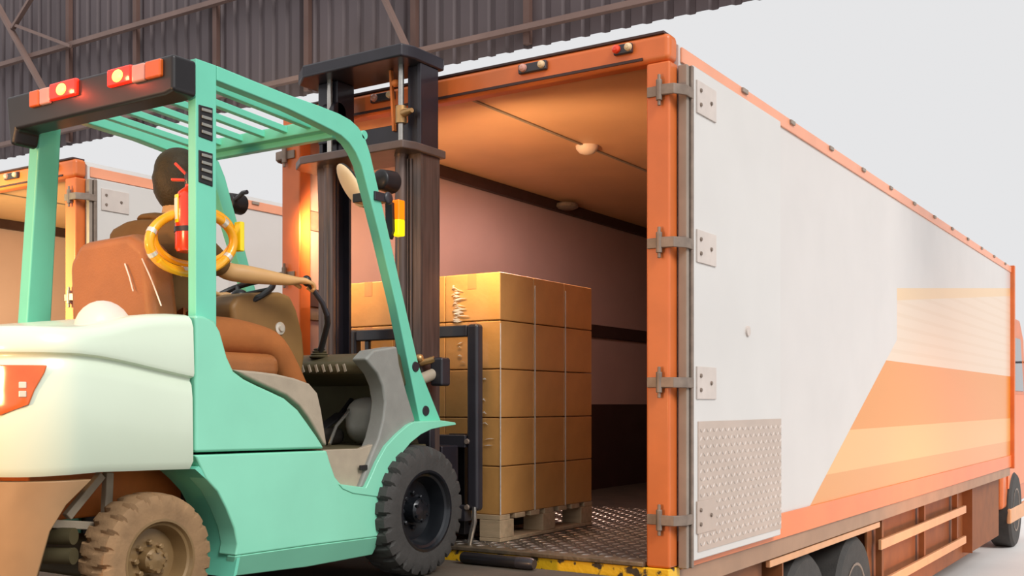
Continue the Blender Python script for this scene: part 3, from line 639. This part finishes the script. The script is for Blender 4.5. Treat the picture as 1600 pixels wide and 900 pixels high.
ts = B().prism([a, px(612, 316, 'Y', 4.05), px(613, 360, 'Y', 4.05), px(608, 374, 'Y', 4.05), px(602, 360, 'Y', 4.05)], (0, 0.03, 0)).build('turn_signal', M['black'], FK, 0.004)
for v0, v1, mm in ((313, 343, 'amberlit'), (343, 368, 'yellowlit')):
    a = px(613, v0, 'Y', 4.08); c = px(625, v1, 'Y', 4.08)
    B().box(a.x, c.x, 4.07, 4.12, c.z, a.z).build('signal_lens', mm and M[mm], ts, 0.006)
# wheels
def tyre(x, y, z, rad, w, out, nl, parent, mt, mr):
    b = B(); prof = [(-1.0, 0.58), (-1.0, 0.80), (-0.97, 0.90), (-0.86, 0.965), (-0.6, 0.99), (-0.2, 1.0), (0.2, 1.0), (0.6, 0.99), (0.86, 0.965), (0.97, 0.90), (1.0, 0.80), (1.0, 0.58)]
    sub = 8; n = nl*sub; rings = []
    for h, rr in prof:
        rg = []
        for k in range(n):
            ph = (k/sub+(0.5 if h < 0 else 0)+0.18*abs(h)) % 1.0
            g = 0.0
            if abs(h) >= 0.58 and rr > 0.88 and ph < 0.26: g = 0.065
            elif abs(h) < 0.58 and abs(h) > 0.1 and ph < 0.2: g = 0.03
            r2 = rad*(rr-g); a = 2*math.pi*k/n
            rg.append(Vector((x+out*h*w/2, y+r2*math.cos(a), z+r2*math.sin(a))))
        rings.append(rg)
    b.ring_loft(rings, True, False); wh = b.build('wheel', mt, parent, angle=30)
    o = (x, y, z); e = w/2
    rim = B().lathe(o, (out, 0, 0), [(e*0.98, rad*0.60), (e*1.02, rad*0.62), (e*1.02, rad*0.585), (e*0.86, rad*0.56), (e*0.80, rad*0.525), (e*0.55, rad*0.50), (e*0.1, rad*0.46), (e*0.0, rad*0.30), (e*0.05, rad*0.20), (e*0.6, rad*0.185), (e*0.72, rad*0.15), (e*0.78, 0.001)], 40, False).build('rim', mr, wh)
    for k in range(8):
        a = 2*math.pi*k/8; B().lathe((x+out*e*0.0, y+rad*0.26*math.cos(a), z+rad*0.26*math.sin(a)), (out, 0, 0), [(0, 0.012), (0.026, 0.012), (0.030, 0.008)], 6).build('wheel_nut', mr, wh)
    for k in range(6):
        a = 2*math.pi*(k+0.5)/6; B().lathe((x+out*e*0.6, y+rad*0.15*math.cos(a), z+rad*0.15*math.sin(a)), (out, 0, 0), [(0, 0.009), (0.018, 0.009)], 6).build('hub_bolt', mr, wh)
    B().lathe(o, (out, 0, 0), [(-e*0.9, rad*0.3), (-e*0.9, rad*0.59), (e*0.1, rad*0.47), (e*0.1, rad*0.3)], 30).build('wheel_drum', mr, wh)
tyre(-3.265, 4.115, 0.315, 0.315, 0.21, 1, 26, FK, M['rubber'], M['rim'])
tyre(XB+FL+3.265, 4.115, 0.315, 0.315, 0.21, -1, 26, FK, M['rubber'], M['rim'])
tyre(-3.325, 2.628, 0.25, 0.25, 0.16, 1, 24, FK, M['rubberflare'], M['rimflare'])
tyre(XB+FL+3.325, 2.628, 0.25, 0.25, 0.16, -1, 24, FK, M['rubberflare'], M['rimflare'])
B().cyl((FL+0.2, 4.115, 0.315), (XB-0.2, 4.115, 0.315), 0.09).build('drive_axle', M['charcoal'], FK)
# mast
MR0, MR1 = -3.632, -3.498; ML0, ML1 = -4.226, -4.10; YM0, YM1 = 4.50, 4.665
for x0, x1, s in ((MR0, MR1, 1), (ML0, ML1, -1)):
    b = B(); xo = x1 if s > 0 else x0; xi = x0 if s > 0 else x1
    b.box(xo-s*0.03, xo, YM0, YM1, 0.10, 2.15); b.box(xi+s*0.04, xo, YM0, YM0+0.022, 0.10, 2.15); b.box(xi+s*0.04, xo, YM1-0.022, YM1, 0.10, 2.15)
    b.build('outer_mast_rail', M['mast'], FK, 0.004)
    b = B(); xa = xo-s*0.036; b.box(xa-s*0.03, xa, YM0+0.03, YM1-0.01, 0.30, 2.62); b.box(xa-s*0.075, xa, YM0+0.03, YM0+0.05, 0.30, 2.62); b.box(xa-s*0.075, xa, YM1-0.03, YM1-0.01, 0.3, 2.62)
    b.build('inner_mast_rail', M['mastblack'], FK, 0.003)
    xc = xi+s*0.018
    B().lathe((xc, YM0-0.02, 0.2), (0, 0, 1), [(0, 0.032), (1.93, 0.032), (1.93, 0.036), (1.97, 0.036)], 18).build('lift_cylinder', M['mast'], FK)
    b = B(); b.cyl((xc, YM0-0.02, 2.15), (xc, YM0-0.02, 2.63), 0.016); b.build('lift_rod', M['steel'], FK)
    B().lathe((xc, YM0-0.02, 2.31), (0, 0, 1), [(0, 0.03), (0.05, 0.03), (0.09, 0.03)], 16).lathe((xc, YM0-0.02, 2.36), (1, -0.3, 0), [(0, 0.022), (0.05, 0.022), (0.1, 0.012)], 12).build('pipe_clamp', M['brass'] if s > 0 else M['charcoal'], FK)
    # side fill above the outer rail
    b = B(); b.box(xo-s*0.03, xo-s*0.004, YM0+0.005, YM1-0.005, 2.19, 2.62); b.build('mast_cheek', M['mastblack'], FK, 0.004)
    b = B(); xch = xi+s*0.055-(0 if s > 0 else -0.0)
    for k in range(110): b.box(xch-0.009-(0.002 if k % 2 else 0), xch+0.009+(0.002 if k % 2 else 0), YM0+0.055, YM0+0.065, 0.5+k*0.015, 0.512+k*0.015)
    b.build('lift_chain', M['chain'], FK)
    b = B()
    for k, dx in enumerate((0.0, 0.02)): b.tube([(xi+s*(0.052+dx), YM0-0.006, 0.6), (xi+s*(0.052+dx), YM0-0.006, 2.12)], 0.007, 8)
    b.build('hydraulic_hose', M['mast'], FK)
def mplate(z0, z1, x0, x1, ya_, yb_, ch): return B().prism([(x0, ya_+ch, z0), (x0+ch*1.3, ya_, z0), (x1-ch*0.3, ya_, z0), (x1, ya_+ch*0.8, z0), (x1, yb_, z0), (x0, yb_, z0)], (0, 0, z1-z0))
mplate(2.62, 2.69, -4.34, -3.49, 4.36, 4.70, 0.10).build('top_crosshead', M['mastblack'], FK, 0.012)
mplate(2.145, 2.19, -4.36, -3.48, 4.36, 4.70, 0.10).build('mast_cross_plate', M['mastplate'], FK, 0.008)
B().box(ML1-0.02, MR0+0.02, YM0+0.04, YM0+0.07, 2.22, 2.33).build('inner_crossbar', M['mastblack'], FK, 0.004)
B().box(ML1-0.02, MR0+0.02, YM0+0.03, YM0+0.07, 0.35, 0.50).build('inner_crossbar', M['mastblack'], FK, 0.004)
b = B(); b.bar(px(611, 110, 'Y', YM0+0.03), px(616, 205, 'Y', YM0+0.03), 0.014, 0.02, (0, 1, 0)); b.ball(px(618, 130, 'Y', YM0), (0.025, 0.02, 0.02)); b.build('hose_guide', M['glowpaint'], FK)
b = B(); b.cyl((ML0+0.05, YM0+0.02, 2.45), (ML1+0.02, YM0+0.02, 2.45), 0.055); b.box(ML0+0.0, ML1+0.02, YM0+0.0, YM0+0.14, 2.28, 2.62); b.build('chain_sheave', M['mastblack'], FK, 0.006)
# tilt valve block on the mast foot
b = B(); b.box(-3.455, -3.375, 4.52, 4.60, 0.92, 1.07); b.build('tilt_anchor', M['charcoal'], FK, 0.014, 3)
b = B(); b.cyl((-3.47, 4.38, 0.93), (-3.44, 4.54, 0.985), 0.03); b.build('tilt_cylinder', M['warmgrey'], FK)
b = B(); b.cyl((-3.50, 4.50, 1.04), (-3.43, 4.53, 1.06), 0.018); b.ball((-3.50, 4.49, 1.065), (0.024, 0.024, 0.024)); b.build('tilt_pin', M['brass'], FK)
B().box(MR0-0.05, -3.40, YM0-0.05, YM0+0.0, 0.30, 0.80).build('mast_foot', M['charcoal'], FK, 0.01)
# carriage, backrest, forks
YC0, YC1 = 4.86, 4.905
def bx_(u): return px(u, 600, 'Y', YC0).x
xr1 = bx_(749); xr0 = xr1-0.075; xl1 = 2*(-3.85)-xr1
zt_ = px(740, 506, 'Y', YC0).z
b = B(); b.box(xr0, xr1, YC0-0.02, YC1, 0.24, zt_); b.build('backrest_post', M['charcoal'], FK, 0.02, 3)
b = B(); b.box(xl1, xl1+0.075, YC0-0.02, YC1, 0.24, zt_); b.build('backrest_post', M['charcoal'], FK, 0.02, 3)
B().box(xl1+0.075, xr0, YC0-0.015, YC1-0.01, zt_-0.07, zt_-0.005).build('backrest_top_bar', M['charcoal'], FK, 0.008)
for xx in (-4.18, -3.88): B().box(xx-0.015, xx+0.015, YC0, YC1-0.02, 0.62, zt_-0.07).build('backrest_bar', M['charcoal'], FK, 0.004)
B().box(xl1+0.075, xr0, YC0-0.03, YC1-0.01, 0.585, 0.655).build('carriage_bar', M['charcoal'], FK, 0.006)
B().box(xl1+0.075, xr0, YC0-0.03, YC1-0.01, 0.18, 0.27).build('carriage_bar', M['charcoal'], FK, 0.006)
B().box(ML0, MR1, YM1+0.02, YC0-0.02, 0.2, 0.6).build('carriage_bracket', M['mastblack'], FK, 0.01)
for zz in (0.62, 0.26): B().lathe((xr0+0.01, YC0-0.022, zz), (0, -1, 0), [(0, 0.016), (0.012, 0.014)], 8).build('post_bolt', M['galv'], FK)
for xx in (-3.56, -4.12):
    b = B(); b.prism([(xx-0.055, YC1, 0.66), (xx-0.055, YC1+0.04, 0.66), (xx-0.055, YC1+0.04, 0.145), (xx-0.055, 5.90, 0.118), (xx-0.055, 5.90, 0.105), (xx-0.055, YC1, 0.098)], (0.11, 0, 0))
    b.build('fork', M['black'], FK, 0.004)
b = B(); w0 = px(741, 792, 'Y', 4.80); w1 = px(733, 856, 'Y', 4.80)
b.tube([w0, w0.lerp(w1, 0.35)+Vector((0.012, 0, 0)), w0.lerp(w1, 0.7)+Vector((0.004, 0, 0)), w1], [0.012, 0.016, 0.015, 0.011], 10)
b.build('hose_sleeve', M['steel'], FK)
b = B(); b.tube([(-3.32, 4.62, 0.30), (-3.30, 4.60, 0.1), (-3.30, 4.58, 0.06)], 0.01, 8)

# ------------------------------------------------------------------ fire extinguisher and the coil hung on the pillar
ex = empty('fire_extinguisher', (-3.385, 2.86, 1.42), 'red fire extinguisher strapped behind the forklift rear pillar', 'fire extinguisher')
exx, exy = px(297, 350, 'Y', 2.88).x, 2.88
B().lathe((exx, exy, 1.425), (0, 0, 1), [(0, 0.050), (0.012, 0.058), (0.20, 0.058), (0.235, 0.045), (0.255, 0.02), (0.27, 0.018)], 28).build('cylinder', M['extred'], ex)
B().lathe((exx, exy, 1.69), (0, 0, 1), [(0, 0.02), (0.035, 0.022), (0.05, 0.014)], 14).build('valve', M['charcoal'], ex)
b = B(); h0 = Vector((exx-0.005, exy, 1.72)); hd_ = -RV
b.bar(h0, h0+hd_*0.055+Vector((0, 0, 0.055)), 0.02, 0.012); b.bar(h0+Vector((0, 0, -0.012)), h0+hd_*0.07+Vector((0, 0, -0.010)), 0.02, 0.010); b.build('squeeze_handle', M['extred'], ex, 0.003)
b = B(); th0 = math.atan2(-FV.y, -FV.x)-0.95
for nm, dz0, dz1, da, mm, rr in (('label_border', 1.535, 1.645, 0.42, 'hazyellow', 0.0588), ('label', 1.548, 1.632, 0.32, 'sticker', 0.0594)):
    b = B(); ang = [th0+da*(k/6-0.5)*2 for k in range(7)]
    b.ring_loft([[Vector((exx+rr*math.cos(a), exy+rr*math.sin(a), z)) for a in ang] for z in (dz0, dz1)], False); b.build(nm, M[mm], ex)
B().lathe((exx, exy, 1.50), (0, 0, 1), [(0, 0.0585), (0, 0.061), (0.02, 0.061), (0.02, 0.0585)], 28, False).build('strap', M['charcoal'], ex)
co_ = empty('hose_coil', (-3.40, 2.88, 1.3), 'yellow ring coil with silver bands hung around the rear pillar', 'coil')
def el(cu, cv, a, c, n, x, t0=0.0, t1=2*math.pi): return [px(cu+a*math.cos(t0+(t1-t0)*k/n), cv+c*math.sin(t0+(t1-t0)*k/n), 'X', x) for k in range(n)]
B().tube(el(299, 378, 66, 47, 40, -3.43), 0.019, 12, True).build('outer_ring', M['yellowplain'], co_)
B().tube(el(303, 369, 62, 44, 40, -3.465), 0.013, 10, True).build('inner_ring', M['yellowplain'], co_)
B().tube(el(300, 386, 60, 42, 24, -3.41, 0.5, 2.7), 0.013, 10).build('lower_strand', M['yellowplain'], co_)
for t in (2.75, 3.5, 1.75, 0.55, 5.6):
    pts = el(299, 378, 66, 47, 5, -3.43, t-0.07, t+0.09); B().tube(pts, 0.0205, 12).build('silver_band', M['silver'], co_)
p = px(374, 370, 'X', -3.43); B().box(p.x-0.02, p.x+0.02, p.y-0.012, p.y+0.012, p.z-0.062, p.z+0.062).build('buckle', M['hazyellow'], co_, 0.005)

# ------------------------------------------------------------------ operator
def skin(name, chain_list, m, parent, sub=2, root=0):
    """chain_list: (verts [(pos, rx, ry)], edges)"""
    verts, edges = chain_list
    o0 = Vector(parent['_o']); me = bpy.data.meshes.new(name)
    me.from_pydata([Vector(v[0])-o0 for v in verts], edges, []); o = bpy.data.objects.new(name, me); COL.objects.link(o)
    md = o.modifiers.new('skin', 'SKIN'); md.use_smooth_shade = True
    lay = me.skin_vertices[0].data if me.skin_vertices else None
    if lay is None:
        bpy.context.view_layer.objects.active = o; bpy.context.view_layer.update(); lay = me.skin_vertices[0].data
    for i, v in enumerate(verts): lay[i].radius = (v[1], v[2]); lay[i].use_root = (i == root)
    s = o.modifiers.new('sub', 'SUBSURF'); s.levels = sub; s.render_levels = sub
    bpy.context.view_layer.update(); dg = bpy.context.evaluated_depsgraph_get()
    nm = bpy.data.meshes.new_from_object(o.evaluated_get(dg)); o.modifiers.clear(); o.data = nm; nm.materials.clear(); nm.materials.append(m)
    nm.polygons.foreach_set('use_smooth', [True]*len(nm.polygons))
    o.parent = parent; o['_o'] = list(o0); return o
class SK:
    def __init__(s): s.v = []; s.e = []
    def add(s, p, r, prev=None, ry=None):
        s.v.append((Vector(p), r, ry or r)); i = len(s.v)-1
        if prev is not None: s.e.append((prev, i))
        return i
    def chain(s, prev, pts):
        for p, r in pts: prev = s.add(p, r if not isinstance(r, tuple) else r[0], prev, None if not isinstance(r, tuple) else r[1])
        return prev
OP = empty('person', (-3.80, 3.15, 1.05), 'forklift driver in dark work clothes seen from behind, hand on the lever', 'person')
hc = Vector((-3.80, 3.20, 1.815))
Rsh = Vector((-3.61, 3.06, 1.535)); Rel = px(352, 424, 'X', -3.655); Rwr = px(452, 438, 'X', -3.53)
Lsh = Vector((-4.00, 3.05, 1.545)); Lel = Vector((-4.05, 3.30, 1.30)); Lwr = Vector((-3.985, 3.50, 1.34))
pel = Vector((-3.80, 3.05, 1.12))
def torso(s, g=0.0):
    r0 = s.add(pel, 0.13+g, None, 0.10+g)
    a = s.add((-3.80, 3.07, 1.25), 0.125+g, r0, 0.10+g); c = s.add((-3.80, 3.06, 1.38), 0.15+g, a, 0.105+g); d = s.add((-3.80, 3.055, 1.50), 0.13+g, c, 0.095+g)
    return r0, d
s = SK(); r0, ch = torso(s, -0.03)
nk = s.chain(ch, [((-3.80, 3.11, 1.57), 0.055), ((-3.80, 3.155, 1.65), 0.056), ((-3.80, 3.165, 1.71), 0.066)])
hd1 = s.chain(nk, [((-3.80, 3.19, 1.77), (0.082, 0.095)), ((-3.80, 3.185, 1.84), (0.082, 0.098)), ((-3.80, 3.18, 1.895), (0.06, 0.07))])
jaw = s.chain(nk, [((-3.80, 3.245, 1.715), 0.045), ((-3.80, 3.275, 1.712), 0.028)])
ra = s.chain(ch, [(Rsh, 0.05), (Rsh.lerp(Rel, 0.55), 0.046), (Rel, 0.043), (Rel.lerp(Rwr, 0.35), 0.044), (Rel.lerp(Rwr, 0.75), 0.033), (Rwr, 0.026)])
la = s.chain(ch, [(Lsh, 0.05), (Lsh.lerp(Lel, 0.55), 0.046), (Lel, 0.043), (Lel.lerp(Lwr, 0.4), 0.043), (Lwr, 0.027)])
def hand(s, prev, w, d, n, grip):
    d = d.normalized(); n = (n-d*n.dot(d)).normalized(); t = d.cross(n)   # n = back of hand, t = sideways
    p1 = s.add(w+d*0.035, 0.026, prev, 0.018); p2 = s.add(w+d*0.07, 0.030, p1, 0.017)
    for k, (o, ln) in enumerate(((-0.030, 0.9), (-0.010, 1.0), (0.010, 0.95), (0.030, 0.78))):
        base = w+d*0.085+t*o; q = s.add(base, 0.0105, p2)
        s.chain(q, [(base+(d*0.030-n*0.010)*ln, 0.0098), (base+(d*0.042-n*0.036)*ln, 0.0092), (base+(d*0.028-n*0.052)*ln, 0.0085)])
    th = w+d*0.03+t*(-0.034 if grip > 0 else 0.034)-n*0.008
    q = s.add(th, 0.0125, p1); sg = -1 if grip > 0 else 1
    s.chain(q, [(th+d*0.03+t*0.012*sg-n*0.018, 0.0105), (th+d*0.052-t*0.004*sg-n*0.032, 0.009)])
hand(s, ra, Rwr, (kn-Rwr), Vector((0.3, 0, 1)), 1)
hand(s, la, Lwr, Vector((0.1, 1, 0)), Vector((-0.4, 0, 1)), -1)
def legs(s, root, g=0.0, feet=True):
    for sx in (1, -1):
        hx = -3.80+sx*0.09; kx = -3.80+sx*0.19
        l = s.chain(root, [((hx, 3.13, 1.115), 0.090+g), ((-3.80+sx*0.15, 3.33, 1.125), 0.080+g), ((kx, 3.54, 1.10), 0.062+g), ((kx, 3.66, 0.93), 0.058+g), ((kx, 3.77, 0.76), 0.042+g*1.4)])
        if feet: s.chain(l, [((kx, 3.80, 0.70), 0.036), ((kx, 3.86, 0.675), 0.036), ((kx, 3.95, 0.665), 0.03)])
legs(s, r0)
body = skin('body', (s.v, s.e), M['skin'], OP)
# face: nose, ears, eyes
b = B(); b.ball((-3.80, 3.292, 1.775), (0.014, 0.022, 0.022), n=12); b.ball((-3.80, 3.28, 1.80), (0.010, 0.016, 0.03), n=12); b.build('nose', M['skin'], OP)
b = B(); b.ball((-3.80, 3.285, 1.738), (0.026, 0.010, 0.007), n=12); b.build('mouth', M['extred'] if False else M['cream'], OP)
b = B()
for sx in (1, -1): b.ball((-3.80+sx*0.032, 3.275, 1.805), (0.013, 0.010, 0.009), n=12)
b.build('eyes', M['sticker'], OP)
b = B()
for sx in (1, -1): b.ball((-3.80+sx*0.088, 3.185, 1.785), (0.012, 0.022, 0.034), n=14)
b.build('ears', M['skin'], OP)
b = B(); hs_ = b.b
b.ball((-3.80, 3.175, 1.838), (0.096, 0.115, 0.108), n=28)
for v in hs_.verts:   # hairline: lift the front of the cap above the brow, draw the back down to the nape
    y = v.co.y-3.175; z = v.co.z-1.838
    if z < 0: v.co.z = 1.838+z*(1.7 if y < 0.02 else max(0.15, 0.75-y*6)); v.co.y -= 0.012 if y < 0 else 0
    if z < -0.05 and y < 0.02: v.co.x = -3.80+(v.co.x+3.80)*1.18
b.build('hair', M['hair'], OP, angle=80)
s = SK(); r0, ch = torso(s, 0.018)
s.chain(ch, [((-3.80, 3.085, 1.58), 0.09), ((-3.80, 3.115, 1.635), 0.07)])
s.chain(ch, [(Rsh, 0.076), (Rsh.lerp(Rel, 0.5), 0.066), (Rsh.lerp(Rel, 0.95), 0.058)])
s.chain(ch, [(Lsh, 0.076), (Lsh.lerp(Lel, 0.5), 0.066), (Lsh.lerp(Lel, 0.95), 0.058)])
skin('shirt', (s.v, s.e), M['shirt'], OP)
s = SK(); r0 = s.add(pel, 0.145, None, 0.115); legs(s, r0, 0.014, False)
skin('trousers', (s.v, s.e), M['trouser'], OP)
for sx in (1, -1):
    kx = -3.80+sx*0.19
    B().box(kx-0.045, kx+0.045, 3.73, 4.00, zfl+0.001, zfl+0.085).build('shoe', M['shoe'], OP, 0.035, 3)
for o in list(bpy.data.objects):
    if '_o' in o: del o['_o']
